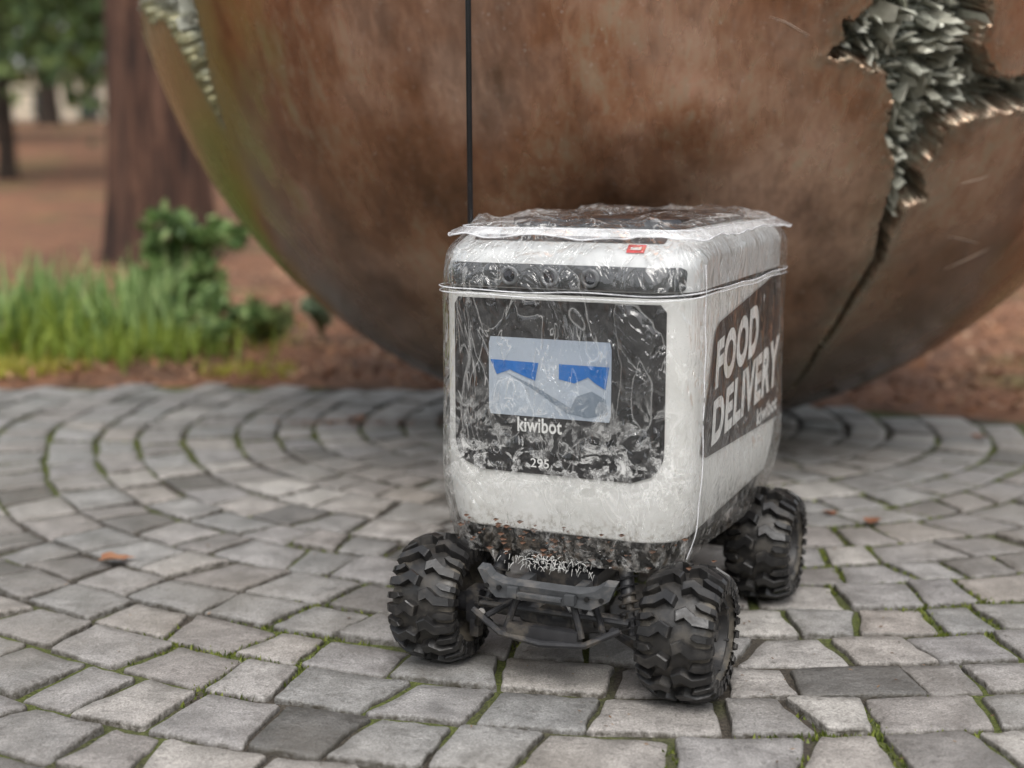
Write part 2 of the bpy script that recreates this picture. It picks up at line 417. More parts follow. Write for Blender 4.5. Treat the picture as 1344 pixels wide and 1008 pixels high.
def m_white():
    g=G('white_plastic'); v=g.coord(); n=g.noise(v,14,3); n2=g.noise(v,110,4,.7)
    c=g.mix(g.ramp(n,[(.4,0),(.7,1)]),(.84,.84,.82),(.77,.77,.74))
    sep=g.n('ShaderNodeSeparateXYZ'); g.l(v,sep.inputs[0])
    low=g.ramp(sep.outputs[2],[(.172,1),(.205,0)])
    c=g.mix(g.math('MULTIPLY',low,g.ramp(n2,[(.48,0),(.64,.8)])),c,(.22,.18,.13))
    return g.done(g.bsdf(c,.4,0,None,.4))
M_white=m_white(); M_blk=simple('black_plastic',(.018,.018,.02),.28,0,.2,40)
zs=list(np.linspace(.19,.44,18))
loft('body_shell',[.172,.174,.18]+zs,0,M_white,rob,cap=False)
M_head=simple('light_grey_plastic',(.58,.59,.59),.3,0,.05,10,0,.45)
loft('head_cap',[.446]+list(np.linspace(.45,.505,16)),0,M_head,rob,cap=True,capbot=False)
loft('seam_band',[.4385,.4475],-.003,M_blk,rob,cap=False)
vs=[];fs=[]
zz=[(.180,-.002),(.165,-.004),(.150,-.010),(.138,-.020),(.124,-.045)]
m=0
for z,o in zz:
    xh,y0,y1,r=prm(max(z,.172),o); ring=rring(xh,y0,y1,max(r,.02)); m=len(ring); vs+=[(x,y,z) for x,y in ring]
for i in range(len(zz)-1):
    for q in range(m): fs.append((i*m+(q+1)%m,i*m+q,(i+1)*m+q,(i+1)*m+(q+1)%m))
fs.append(tuple((len(zz)-1)*m+q for q in range(m)))
M_dirty=simple('dirty_black_plastic',(.025,.024,.022),.5,0,.3,60,.3,.4,(.11,.095,.075))
mk('lower_tub',vs,fs,M_dirty,rob,True)
def fy(x,z,off):
    xh,y0,y1,r=prm(z,off); ax=abs(x)
    if ax<=xh-r: return y0
    return y0+r-math.sqrt(max(0,r*r-(ax-(xh-r))**2))
def fronts(name,z0,z1,wf,material,off=.0022,nz=24,nx=28,cx=0):
    vs=[];fs=[]
    for i in range(nz+1):
        z=z0+(z1-z0)*i/nz; wl,wr=wf(z)
        for j in range(nx+1):
            x=wl+(wr-wl)*j/nx+cx; vs.append((x,fy(x,z,off),z))
    for i in range(nz):
        for j in range(nx):
            a=i*(nx+1)+j; fs.append((a,a+1,a+nx+2,a+nx+1))
    return mk(name,vs,fs,material,rob,True)
def rr_w(w,z0,z1,rb,rt):
    def f(z):
        q=w
        if z<z0+rb: d=rb-(z-z0); q=w-rb+math.sqrt(max(0,rb*rb-d*d))
        if z>z1-rt: d=rt-(z1-z); q=w-rt+math.sqrt(max(0,rt*rt-d*d))
        return -q,q
    return f
fronts('front_panel',.240,.434,rr_w(.124,.240,.434,.035,.006),M_blk)
fronts('panel_inset',.262,.425,rr_w(.112,.262,.425,.02,.008),simple('panel_dark_grey',(.030,.031,.033),.3,0,.1,20),.0034)
def m_screen():
    g=G('display_screen'); v=g.coord()
    c=g.ramp(g.noise(v,6,2),[(.35,(.33,.39,.48)),(.65,(.42,.47,.53))])
    b=g.bsdf(c,.25); e=g.n('ShaderNodeEmission'); g.l(c,e.inputs[0]); e.inputs[1].default_value=.10
    ad=g.n('ShaderNodeAddShader'); g.l(b,ad.inputs[0]); g.l(e.outputs[0],ad.inputs[1])
    return g.done(ad.outputs[0])
fronts('screen',.305,.392,rr_w(.072,.305,.392,.002,.002),m_screen(),.0046,12,12,-.006)
M_blue=simple('screen_blue',(.02,.17,.52),.3,0,.1,8); M_gry=simple('screen_grey',(.22,.27,.33),.3,0,.05,8)
def poly_front(name,pts,material,off=.0054):
    mk(name,[(x,fy(x,z,off),z) for x,z in pts],[tuple(range(len(pts)))],material,rob)
poly_front('eye_left',[(-.076,.3665),(-.018,.3655),(-.022,.3455),(-.036,.350),(-.052,.356),(-.068,.350)],M_blue)
poly_front('eye_right',[(.006,.3655),(.064,.3655),(.060,.3405),(.048,.347),(.040,.353),(.024,.3455),(.006,.349)],M_blue)
poly_front('screen_smile',[(-.058,.353),(-.022,.339),(.020,.318),(.026,.331),(.044,.338),(.060,.330),(.063,.314),(.040,.308),(.015,.312),(-.02,.333)],M_gry,.0050)
M_vis=simple('visor_dark_grey',(.05,.052,.054),.25,0,.2,12)
fronts('camera_visor',.4470,.4725,rr_w(.140,.4470,.4725,.003,.006),M_vis,.0015,8,36)
fronts('brow_strip',.4965,.5020,rr_w(.112,.4965,.5020,.001,.001),M_blk,.0015,4,36)
bl=B();bl2=B()
for x in (-.054,-.007,.040):
    y=fy(x,.4595,.003)
    bl.revolve([(0,.0105),(-.003,.0105),(-.003,.0072),(.001,.0068)],24)
    cnt=24*4
    for i in range(len(bl.v)-cnt,len(bl.v)):
        a_,b_,c_=bl.v[i]; bl.v[i]=(x+b_,y+a_,.4595+c_)
    vs=[(x,y-.0005,.4595)]+[(x+.0068*math.cos(2*math.pi*i/20),y-.0002,.4595+.0068*math.sin(2*math.pi*i/20)) for i in range(20)]
    bl2.add(vs,[(0,i+1,(i+1)%20+1) for i in range(20)])
bl.out('lens_rings',simple('lens_ring_grey',(.14,.145,.15),.3,.1),rob,True); bl2.out('lenses',simple('lens_glass',(.01,.012,.02),.05,0,.1,20,0,.9),rob)
vs=[];fs=[]
ring=rring(.104,-.10,.225,.02,10,5); m=len(ring); cyy=.0625
for s_,z in ((1,.5085),(.99,.5175),(.9,.5195),(.5,.5215),(.02,.5225)):
    vs+=[(x*s_,cyy+(y-cyy)*s_,z) for x,y in ring]
for i in range(4):
    for q in range(m): fs.append((i*m+q,i*m+(q+1)%m,(i+1)*m+(q+1)%m,(i+1)*m+q))
mk('roof_hatch',vs,fs,simple('hatch_black_gloss',(.02,.02,.022),.12,0,.2,20,0,.6),rob,True)
poly_front('red_sticker',[(.074,.487),(.094,.487),(.094,.495),(.074,.495)],simple('sticker_red',(.6,.05,.05),.4),.002)
poly_front('sticker_label',[(.078,.490),(.090,.490),(.090,.4925),(.078,.4925)],M_white,.0027)
def sx(y,z,off):
    xh,y0,y1,r=prm(z,off); cy0=y0+r; cy1=y1-r
    if y<cy0: return xh-r+math.sqrt(max(0,r*r-(cy0-y)**2))
    if y>cy1: return xh-r+math.sqrt(max(0,r*r-(y-cy1)**2))
    return xh
M_lab=simple('label_black',(.022,.021,.023),.45,0,.2,30)
for side,nm in ((1,'side_label_left'),(-1,'side_label_right')):
    vs=[];fs=[];nz=16;nx=40
    for i in range(nz+1):
        t=i/nz
        for j in range(nx+1):
            u=j/nx
            y=(-.148+.050*t)*(1-u)+.266*u; z0=.258*(1-u)+.240*u; z1=.402*(1-u)+.446*u
            if u<.04: 
                q=(.04-u)/.04*.008; z0+=q; z1-=q
            z1=min(z1,.437)
            z=z0+(z1-z0)*t; vs.append((side*sx(y,z,.0018),y,z))
    for i in range(nz):
        for j in range(nx):
            a=i*(nx+1)+j; fs.append((a,a+1,a+nx+2,a+nx+1))
    mk(nm,vs,fs,M_lab,rob,True)
M_txt=simple('text_white',(.85,.85,.83),.5,0,.03,30)
def text(name,body,mapf,width,height,material,bold=.02,shear=0):
    cu=bpy.data.curves.new(name,'FONT'); cu.body=body; cu.size=1; cu.offset=bold; cu.resolution_u=4; cu.shear=shear
    cu.space_character=1+bold*2
    o=bpy.data.objects.new('tmp',cu); sc.collection.objects.link(o); bpy.context.view_layer.update()
    dg=bpy.context.evaluated_depsgraph_get(); me=bpy.data.meshes.new_from_object(o.evaluated_get(dg)); bpy.data.objects.remove(o)
    bm=bmesh.new(); bm.from_mesh(me)
    bmesh.ops.triangulate(bm,faces=bm.faces[:])
    bmesh.ops.subdivide_edges(bm,edges=[e for e in bm.edges if e.calc_length()>.25],cuts=2)
    xs=[v.co.x for v in bm.verts]; ys=[v.co.y for v in bm.verts]; x0,x1,y0,y1=min(xs),max(xs),min(ys),max(ys)
    for v in bm.verts:
        v.co=Vector(mapf((v.co.x-x0)/(x1-x0)*width,(v.co.y-y0)/(y1-y0)*height))
    bm.to_mesh(me); bm.free(); me.materials.clear(); me.materials.append(material)
    ob=bpy.data.objects.new(name,me); sc.collection.objects.link(ob); ob.parent=rob
    return ob
def smap(y0,z0,sl,gr,side=1):
    def f(u,v):
        y=y0+u; z=z0+sl*u+v*(1+gr*u)
        return (side*sx(y,z,.0032),y,z)
    return f
text('text_food','FOOD',smap(-.100,.329,.085,1.0),.205,.054,M_txt,.05,.12)
text('text_delivery','DELIVERY',smap(-.110,.266,.065,1.0),.340,.050,M_txt,.045,.12)
text('text_maker','kiwibot',smap(.110,.249,.03,0),.115,.022,M_txt,.04)
def fmap(x0,z0):
    return lambda u,v:(x0+u,fy(x0+u,z0+v,.0056),z0+v)
text('text_name','kiwibot',fmap(-.043,.2875),.053,.0165,M_txt,.02)
text('text_number','295',fmap(-.027,.2480),.022,.0105,M_txt,.01)

def m_vinyl():
    g=G('clear_vinyl'); v=g.coord(); vz=g.coord('Object',(1,1,.4))
    n1=g.noise(vz,11,3,.5,1.5); n2=g.noise(v,95,3,.7); n6=g.noise(vz,24,3,.6,1.5); n7=g.noise(v,11,2,.5,.8); n8=g.noise(v,32,3,.65,1.8)
    rid=g.math('ABSOLUTE',g.math('SUBTRACT',n1,.5)); rid2=g.math('ABSOLUTE',g.math('SUBTRACT',n6,.5))
    h=g.math('ADD',g.math('MULTIPLY',g.ramp(rid,[(0,0),(.09,1)]),.9),g.math('MULTIPLY',g.ramp(rid2,[(0,0),(.08,1)]),.35))
    vor=g.n('ShaderNodeTexVoronoi'); vor.inputs['Scale'].default_value=230; g.l(v,vor.inputs['Vector'])
    dr=g.ramp(vor.outputs['Distance'],[(.08,1),(.18,0)])
    dm=g.math('MULTIPLY',dr,g.ramp(n7,[(.52,0),(.62,1)]))
    hh=g.math('ADD',h,g.math('MULTIPLY',dm,.2))
    nrm=g.bump(hh,.85,.006)
    tr=g.n('ShaderNodeBsdfTransparent'); tr.inputs[0].default_value=(.99,.99,.985,1)
    gl=g.n('ShaderNodeBsdfGlossy'); gl.inputs['Roughness'].default_value=.04; g.l(nrm,gl.inputs['Normal']); gl.inputs[0].default_value=(1,1,1,1)
    fr=g.n('ShaderNodeFresnel'); fr.inputs[0].default_value=1.55; g.l(nrm,fr.inputs['Normal'])
    m1=g.n('ShaderNodeMixShader'); g.l(g.math('MINIMUM',g.math('MULTIPLY',fr.outputs[0],1.2),.45),m1.inputs[0]); g.l(tr.outputs[0],m1.inputs[1]); g.l(gl.outputs[0],m1.inputs[2])
    sep=g.n('ShaderNodeSeparateXYZ'); g.l(v,sep.inputs[0])
    lowz=g.ramp(sep.outputs[2],[(.160,1),(.195,0)])
    df=g.n('ShaderNodeBsdfPrincipled'); df.inputs['Roughness'].default_value=.3
    g.l(g.mix(g.math('MULTIPLY',lowz,g.ramp(n6,[(.4,.3),(.55,1)])),(.82,.82,.80),(.15,.125,.10)),df.inputs['Base Color'])
    front=g.ramp(g.math('MULTIPLY',sep.outputs[1],-1),[(.17,.06),(.20,1)])
    zone=g.math('MULTIPLY',g.ramp(sep.outputs[2],[(.20,.0),(.235,.6),(.255,.95),(.270,.7),(.285,.45),(.315,.45),(.335,.1),(.37,.05),(.5,.06),(.512,.25)]),front)
    hz=g.math('MULTIPLY',g.math('MULTIPLY',g.ramp(n8,[(.47,0),(.52,.8),(.58,.3),(.64,.9)]),zone),g.ramp(n2,[(.40,.1),(.56,.9)]))
    thin=g.math('MULTIPLY',g.ramp(rid2,[(.003,1),(.009,0)]),g.ramp(n7,[(.46,.0),(.56,.35)]))
    thin2=g.math('MULTIPLY',g.ramp(rid,[(.002,1),(.006,0)]),.24)
    grime=g.math('MULTIPLY',lowz,g.ramp(n2,[(.46,0),(.64,.5)]))
    hz=g.math('MAXIMUM',g.math('MAXIMUM',hz,grime),g.math('MAXIMUM',thin,thin2))
    hz=g.math('ADD',g.math('MAXIMUM',hz,g.math('MULTIPLY',dm,.3)),.005,True)
    m2=g.n('ShaderNodeMixShader'); g.l(hz,m2.inputs[0]); g.l(m1.outputs[0],m2.inputs[1]); g.l(df.outputs[0],m2.inputs[2])
    return g.done(m2.outputs[0])
M_vin=m_vinyl()
def wr(v):
    x,y,z=v
    k=.0035+ (.005 if z<.23 else 0)+(.002 if z>.44 else 0)
    rd=1-min(1,abs(noise.noise((x*11,y*11,z*5+3)))*5)
    n=noise.noise((x*14,y*14,z*4))*k+noise.noise((x*45,y*45,z*12))*.0012+rd*.0020
    if z>.51:
        rd=1-min(1,abs(noise.noise((x*16,y*9,7)))*5)
        return (x,y,z+.003+noise.noise((x*14,y*10,1))*.009+rd*.006+noise.noise((x*50,y*30,5))*.002)
    L=math.hypot(x,y-.03); s_=1+(n+.0005)/L
    return (x*s_,.03+(y-.03)*s_,z)
loft('rain_cover',list(np.linspace(.140,.44,90))+list(np.linspace(.444,.505,22)),.0065,M_vin,rob,cap=True,capbot=False,disp=wr,ns=56,nc=16)
def m_seam(name,lo,hi):
    g=G(name); v=g.coord(); n=g.noise(v,60,3)
    tr=g.n('ShaderNodeBsdfTransparent'); b=g.n('ShaderNodeBsdfPrincipled'); b.inputs['Base Color'].default_value=(.84,.85,.87,1); b.inputs['Roughness'].default_value=.12
    mx=g.n('ShaderNodeMixShader'); g.l(g.ramp(n,[(.35,lo),(.65,hi)]),mx.inputs[0]); g.l(tr.outputs[0],mx.inputs[1]); g.l(b.outputs[0],mx.inputs[2])
    return g.done(mx.outputs[0])
M_seam=m_seam('vinyl_seam',.35,.8); M_flg=m_seam('vinyl_flange',.12,.45)
def ringpts(z,off,ns=24,nc=10):
    xh,y0,y1,r=prm(z,off); return [(x,y,z) for x,y in rring(xh,y0,y1,r,ns,nc)]
b=B()
for z0,o in ((.4445,.0095),(.4395,.0090)):
    pts=[(x,y,z0+.007*noise.noise((x*9,y*9,z0*40))) for x,y,_ in ringpts(.444,o)]
    b.tube(pts,.0008,6,True)
pts=[(sx(-.165,z,.009)+.002*noise.noise((1,2,z*25)),-.166+.004*noise.noise((3,2,z*20)),z) for z in np.linspace(.15,.475,40)]
b.tube(pts,.0007,5)
b.out('cover_seams',M_seam,rob,True)
vs=[];fs=[]
base=ringpts(.494,.008,40,14); m=len(base)
for i,(x,y,z) in enumerate(base):
    cx,cy=x,y-.03; L=math.hypot(cx,cy); ex=.006+.003*noise.noise((x*14,y*14,3))
    fl=math.exp(-((x+.122)**2+(y+.145)**2)/.00020); rr_=math.exp(-((x-.12)**2+(y-.24)**2)/.0012)
    ex+=.016*fl+.020*rr_
    dz=.005*noise.noise((x*16,y*16,8))+.034*fl-.004*rr_+.003*noise.noise((x*50,y*50,8))
    ux,uy=cx/L,cy/L
    zt=.502
    vs+=[(x-ux*.012,y-uy*.012,zt+.008),(x+ux*ex*.5,y+uy*ex*.5,zt+.003+dz*.6),(x+ux*ex,y+uy*ex,zt+dz)]
for i in range(m):
    j=(i+1)%m
    for k_ in range(2): fs.append((i*3+k_,j*3+k_,j*3+k_+1,i*3+k_+1))
mk('cover_flange',vs,fs,M_flg,rob,True)
b=B(); b.tube([vs[i*3+2] for i in range(m)],.0010,6,True); b.tube([vs[i*3] for i in range(m)],.0008,6,True); b.out('cover_piping',M_seam,rob,True)
b=B()
for i in range(150):
    x=random.gauss(-.005,.026); z=.136+random.uniform(-.004,.010); y=fy(x,.17,.008)+.003+random.uniform(-.005,.003)
    d=Vector((random.gauss(0,.3),random.uniform(-.4,.1),random.uniform(-1,.2))).normalized()*random.uniform(.003,.009)
    p=Vector((x,y,z)); b.tube([p,p+d*.5+Vector((0,0,.001)),p+d],[.0005,.0004,.0002],4)
b.out('frayed_edge',simple('frayed_plastic',(.45,.45,.43),.4),rob)
b=B()
for i in range(80):
    x=random.gauss(0,.07); z=random.uniform(.14,.185); y=fy(max(-.12,min(.12,x)),z,.005)-.003
    r1=random.uniform(.001,.0045); b.add([(x-r1,y,z),(x,y-.001,z+r1*.6),(x+r1*1.3,y,z+.001),(x,y-.001,z-r1*.5)],[(0,1,2,3)])
b.out('trapped_leaf_bits',simple('leaf_bit_brown',(.12,.06,.035),.7),rob)
b=B(); b.tube([(-.149,-.09,.30),(-.158,-.088,.5),(-.160,-.088,.9),(-.166,-.088,1.6)],[.0038,.0037,.0035,.003],10)
b.out('antenna_mast',simple('antenna_black',(.012,.012,.013),.2,0,.2,30),rob,True)

M_ch=simple('chassis_plastic',(.022,.022,.024),.42,0,.25,70,.2,.5,(.09,.078,.063))
M_bm=simple('bumper_plastic',(.062,.065,.069),.42,0,.2,70,.2,.5,(.13,.12,.11))
b=B()
b.box((0,.0,.112),(.085,.36,.022),None,.004)
for s_ in (-1,1):
    b.box((s_*.034,0,.098),(.006,.40,.03),None,.002)
for y in (-.187,.187):
    sg=-1 if y<0 else 1
    b.cyl((-.105,y,.073),(.105,y,.073),.0095,n=14)
    b.cyl((-.045,y,.073),(.0,y,.073),.013,.024,n=16); b.cyl((.0,y,.073),(.045,y,.073),.024,.013,n=16)
    b.cyl((0,y+sg*.02,.073),(0,y-sg*.03,.078),.021,.014,n=16)
    for s_ in (-1,1):
        b.box((s_*.104,y,.073),(.018,.03,.04),None,.004)
        b.cyl((s_*.112,y,.073),(s_*.125,y,.073),.012,n=14)
        b.cyl((s_*.085,y,.073),(s_*.03,y-sg*.14,.085),.0045,n=8)
        b.cyl((s_*.08,y-sg*.01,.085),(s_*.03,y-sg*.12,.108),.004,n=8)
        top=Vector((s_*.072,y-sg*.015,.138)); bot=Vector((s_*.092,y+sg*.014,.066))
        b.cyl(bot,top,.005,n=10); b.cyl(bot.lerp(top,.45),top,.0085,n=12)
        pts=[];q=(top-bot).normalized().to_track_quat('Z','Y')
        for i in range(90):
            t=i/89; pts.append(bot.lerp(top,.08+.8*t)+q@Vector((.0115*math.cos(t*44),.0115*math.sin(t*44),0)))
        b.tube(pts,.0013,5)
    b.cyl((-.09,y+sg*.022,.082),(.09,y+sg*.022,.082),.0035,n=8)
    pts=[(-.088,y+sg*.046,.082),(-.05,y+sg*.054,.062),(0,y+sg*.058,.058),(.05,y+sg*.054,.062),(.088,y+sg*.046,.082)]
    b.tube(pts,.004,8)
    b.box((0,y+sg*.050,.067),(.085,.014,.018),None,.004)
    b.cyl((-.045,y+sg*.05,.068),(-.033,y+sg*.045,.105),.004,n=8); b.cyl((.045,y+sg*.05,.068),(.033,y+sg*.045,.105),.004,n=8)
    b.cyl((-.07,y+sg*.05,.078),(-.03,y-sg*.02,.10),.0035,n=8); b.cyl((.07,y+sg*.05,.078),(.03,y-sg*.02,.10),.0035,n=8)
    b.cyl((.078,y+sg*.045,.080),(.10,y+sg*.01,.050),.0045,n=8); b.cyl((-.078,y+sg*.045,.080),(-.10,y+sg*.01,.050),.0045,n=8)
    for s_ in (-1,1): b.box((s_*.10,y+sg*.012,.048),(.012,.014,.02),None,.003)
o=b.out('chassis',M_ch,rob); autosmooth(o,35)
b=B()
for sg,y in ((-1,-.248),(1,.262)):
    outl=[(-.082,.131),(-.070,.132),(-.062,.124),(-.045,.121),(.045,.121),(.060,.124),(.070,.131),(.082,.130),(.076,.114),(.056,.103),(.040,.105),(-.040,.105),(-.056,.103),(-.070,.113)]
    n=len(outl); th=.014
    vs=[(x,y+(x**2)*sg*-2.2,z) for x,z in outl]+[(x,y-sg*th+(x**2)*sg*-2.2,z+.003) for x,z in outl]
    fs=[tuple(range(n)) if sg<0 else tuple(range(n-1,-1,-1)),tuple(range(2*n-1,n-1,-1)) if sg<0 else tuple(range(n,2*n))]+[(i,i+n,(i+1)%n+n,(i+1)%n) for i in range(n)]
    b.add(vs,fs)
    for s_ in (-1,1):
        b.box((s_*.034,y-sg*.03,.113),(.012,.06,.012),None,.002)
    b.box((0,y+sg*.0015,.113),(.052,.006,.0045),None,.001)
o=b.out('bumpers',M_bm,rob); autosmooth(o,35)
b=B()
for s_ in (-1,1):
    for xx in (.052,.068): b.cyl((s_*xx,-.248+xx*xx*2.2-.0008,.115),(s_*xx,-.24,.115),.0028,n=12)
b.out('bumper_bolts',simple('bolt_black',(.008,.008,.008),.4),rob)
def m_rub():
    g=G('tyre_rubber'); v=g.coord(); n=g.noise(v,45,4,.7); r=g.attr('tread')
    c=g.mix(g.ramp(n,[(.50,0),(.72,.5)]),(.013,.0125,.0125),(.08,.07,.058))
    c=g.mix(g.math('MULTIPLY',g.ramp(n,[(.38,.1),(.62,.7)]),g.math('SUBTRACT',1,r,True)),c,(.15,.13,.10))
    return g.done(g.bsdf(c,g.ramp(n,[(.4,.30),(.65,.65)]),0,g.bump(n,.3,.003),.55))
M_rub=m_rub(); M_rim=simple('rim_grey',(.035,.034,.034),.5,.1,.2,60,.2,.4,(.16,.14,.115))
def wheel(name,cx,cy,outs,rot):
    W=.077; hw=W/2; Ro=.0755; Rb=.0640
    b=B(); prof=[(-hw*.55,.036),(-hw*.80,.040),(-hw*1.0,.050),(-hw*1.0,.056),(-hw*.86,.061),(-hw*.5,Rb),(0,Rb+.001),(hw*.5,Rb),(hw*.86,.061),(hw*1.0,.056),(hw*1.0,.050),(hw*.80,.040),(hw*.55,.036)]
    b.revolve(prof,64); nb=len(b.v)
    tread=[.8 if i%len(prof) in (5,6,7) else 0 for i in range(nb)]
    NL=13
    def P(ax,th,r):
        dr=.009*max(0,(abs(ax)/hw)-.45)**1.6/.55**1.6
        return (ax,(r-dr)*math.cos(th),(r-dr)*math.sin(th))
    def lug(pts,th0,sgn,h):
        n=len(pts); vs=[]
        mx=sum(p[0] for p in pts)/n; my=sum(p[1] for p in pts)/n
        for rr_,shr in ((Rb-.006,1.1),(h-.0012,1.0),(h,.9)):
            for ax,tg in pts:
                ax2=mx+(ax-mx)*shr; tg2=my+(tg-my)*shr
                vs.append(P(ax2*sgn,th0+tg2/Ro,rr_))
        fs=[]
        for l_ in range(2):
            for i in range(n): j=(i+1)%n; fs.append((l_*n+i,l_*n+j,(l_+1)*n+j,(l_+1)*n+i))
        fs.append(tuple(range(2*n,3*n)))
        b.add(vs,fs)
    for i in range(NL):
        th=2*math.pi*i/NL+rot
        for sgn,ofs in ((1,0),(-1,math.pi/NL)):
            lug([(.001,-.001),(.012,-.007),(.025,.002),(.039,.003),(.040,.0135),(.023,.0135),(.012,.0055),(.003,.011)],th+ofs,sgn,Ro)
            lug([(.024,-.0145),(.040,-.0135),(.040,-.0045),(.028,-.006),(.021,-.010)],th+ofs,sgn,Ro-.001)
            for tc,dt in ((.008,.0048),(-.009,.0036)):
                t0=th+ofs+tc/Ro; dt=dt/Ro
                vs=[]
                for ax,rr_ in ((hw*.98,.067),(hw*1.10,.062),(hw*1.09,.0545),(hw*.96,.053)):
                    for d_ in (-dt,dt): vs.append((ax*sgn,rr_*math.cos(t0+d_),rr_*math.sin(t0+d_)))
                b.add(vs,[(0,1,3,2),(2,3,5,4),(4,5,7,6),(0,2,4,6),(1,7,5,3)])
    tread+= [1]*(len(b.v)-nb)
    o=mk(name+'_tyre',b.v,b.f,M_rub,rob,False,{'tread':tread}); autosmooth(o,32); o.location=(cx,cy,.0745)
    b=B()
    b.revolve([(outs*hw*.72,.0425),(outs*hw*.90,.0415),(outs*hw*.88,.038),(outs*hw*.45,.034),(outs*hw*.30,.026),(outs*hw*.38,.013),(outs*hw*.62,.012),(outs*hw*.62,.0)],40)
    b.revolve([(-outs*hw*.8,.0415),(-outs*hw*.45,.034),(outs*hw*.1,.0)],32)
    for i in range(6):
        t=i*math.pi/3+rot; c_=Vector((outs*hw*.52,.024*math.cos(t),.024*math.sin(t)))
        b.box(c_,(.010,.022,.007),Euler((t,0,0)),.0015)
        t+=math.pi/6
        b.cyl((outs*hw*.80,.0385*math.cos(t),.0385*math.sin(t)),(outs*hw*.95,.0385*math.cos(t),.0385*math.sin(t)),.0018,n=6)
    b.cyl((outs*hw*.55,0,0),(outs*hw*.85,0,0),.0065,n=6)
    o=b.out(name+'_rim',M_rim,rob); autosmooth(o,40); o.location=(cx,cy,.0745)
TR=.151
wheel('front_left_wheel',TR,-.187,1,.1); wheel('front_right_wheel',-TR+.003,-.187,-1,.35)
wheel('rear_left_wheel',TR,.190,1,.2); wheel('rear_right_wheel',-TR,.190,-1,.0)

# ------------------------------------------------------------ loose leaves on paving
M_dl=m_leaf('dead_leaf',[(.10,.04,.02),(.26,.11,.055),(.42,.24,.14)],.15)
def leaf(name,x,y,s_,rz,col):
    n=14; vs=[(0,0,.003)]
    for i in range(n):
        t=2*math.pi*i/n; r_=(1,.72,.85,.6,.95)[i%5]*s_
        vs.append((r_*math.cos(t)*1.25,r_*math.sin(t)*.75,.004+.35*s_*abs(math.sin(t))**2*(.6+.4*math.cos(t*3))))
    o=mk(name,vs,[(0,i+1,(i+1)%n+1) for i in range(n)],M_dl,None,True,{'rnd':[col]+[col*.5+.5*random.random() for _ in range(n)]})
    o.location=(x,y,.002); o.rotation_euler=(0,0,rz)
leaf('fallen_leaf',-.585,1.87,.024,.3,.75)
leaf('fallen_leaf.001',.59,2.08,.02,1,.3)
leaf('fallen_leaf.002',.53,2.13,.014,2,.2)
leaf('fallen_leaf.003',-.36,2.95,.026,2.6,.5)
leaf('fallen_leaf.004',1.0,2.75,.02,.6,.4)
def litter(name,n,fx,material,s0=.012,s1=.03,flat=.4):
    vs=np.zeros((n,4,3));rn=np.zeros((n,4))
    P=np.array([fx() for _ in range(n)])
    sz=rng.uniform(s0,s1,n)
    a_=rng.uniform(0,6.28,n); t1=rng.normal(0,flat,n); t2=rng.normal(0,flat,n)
    u=np.stack([np.cos(a_),np.sin(a_),t1],1)*sz[:,None]; v=np.stack([-np.sin(a_),np.cos(a_),t2],1)*sz[:,None]*.45
    for k_,(p,q) in enumerate(((-1,0),(0,-1),(1,0),(0,1))): vs[:,k_]=P+u*p+v*q
    rn[:]=rng.random(n)[:,None]
    return mk(name,vs.reshape(-1,3),np.arange(n*4).reshape(n,4),material,None,False,{'rnd':rn.ravel()})
def f1():
    while True:
        x=random.uniform(-3.5,4.5); y=2.4+abs(random.gauss(0,2.6))
        if (x-PC[0])**2+(y-PC[1])**2>(PRAD+.02)**2 and y<12: return (x,y,gz(x,y)+random.uniform(0,.015))
litter('leaf_litter',14000,f1,m_leaf('litter_brown',[(.05,.024,.013),(.18,.075,.036),(.33,.155,.075),(.50,.33,.21)],.1),.006,.026)
def f2():
    if random.random()<.4: return (random.gauss(-.33,.13),random.gauss(2.93,.02),.003)
    r_=PRAD-abs(random.gauss(0,.03)); t=random.uniform(.6,2.2); return (PC[0]+r_*math.cos(t),PC[1]+r_*math.sin(t),.002)
litter('edge_leaf_litter',420,f2,M_dl,.003,.009,.2)
def f3():
    while True:
        x=random.uniform(-1.4,1.6); y=random.uniform(1.0,3.0)
        if noise.noise((x*2,y*2,5))>0: return (x,y,.0025)
litter('debris_specks',600,f3,m_leaf('debris',[(.05,.03,.02),(.16,.09,.05),(.3,.2,.12)],.1),.0012,.0036,.2)

# ------------------------------------------------------------ plants
def blades(name,n,fx,hmin,hmax,wd,material,lean=.35,seg=4):
    V=[];F=[];RN=[]
    for i in range(n):
        x,y,z=fx(); h=random.uniform(hmin,hmax); a_=random.random()*6.28; l_=abs(random.gauss(0,lean))*h; rv=random.random()
        pw=Vector((-math.sin(a_),math.cos(a_),0)); b_=len(V)
        for k_ in range(seg+1):
            t=k_/seg; w_=wd*(1-t**1.6)*.5+.0004; c_=Vector((x+math.cos(a_)*l_*t*t,y+math.sin(a_)*l_*t*t,z+h*(t-.18*t*t*l_/h*2)))
            V+=[c_-pw*w_,c_+pw*w_]; RN+=[rv*.7+t*.3]*2
        for k_ in range(seg): q=b_+k_*2; F.append((q,q+1,q+3,q+2))
    return mk(name,V,F,material,None,False,{'rnd':RN})
M_gr=m_leaf('grass_green',[(.08,.13,.02),(.22,.30,.04),(.42,.48,.09)],.35)
M_gy=m_leaf('grass_yellow_green',[(.20,.20,.035),(.40,.39,.05),(.56,.51,.12)],.35)
M_bd=m_leaf('iris_blade',[(.05,.09,.03),(.17,.28,.075),(.44,.56,.24)],.35)
M_kl=m_leaf('shrub_leaf',[(.05,.10,.03),(.17,.28,.085),(.42,.53,.22)],.3)
def fg():
    while True:
        x=random.uniform(-3.8,-.62); y=3.62+abs(random.gauss(0,.42))
        if noise.noise((x*2.2,y*2.2,2))>-.08+max(0,x+1.1)*.7: return (x,y,-.01)
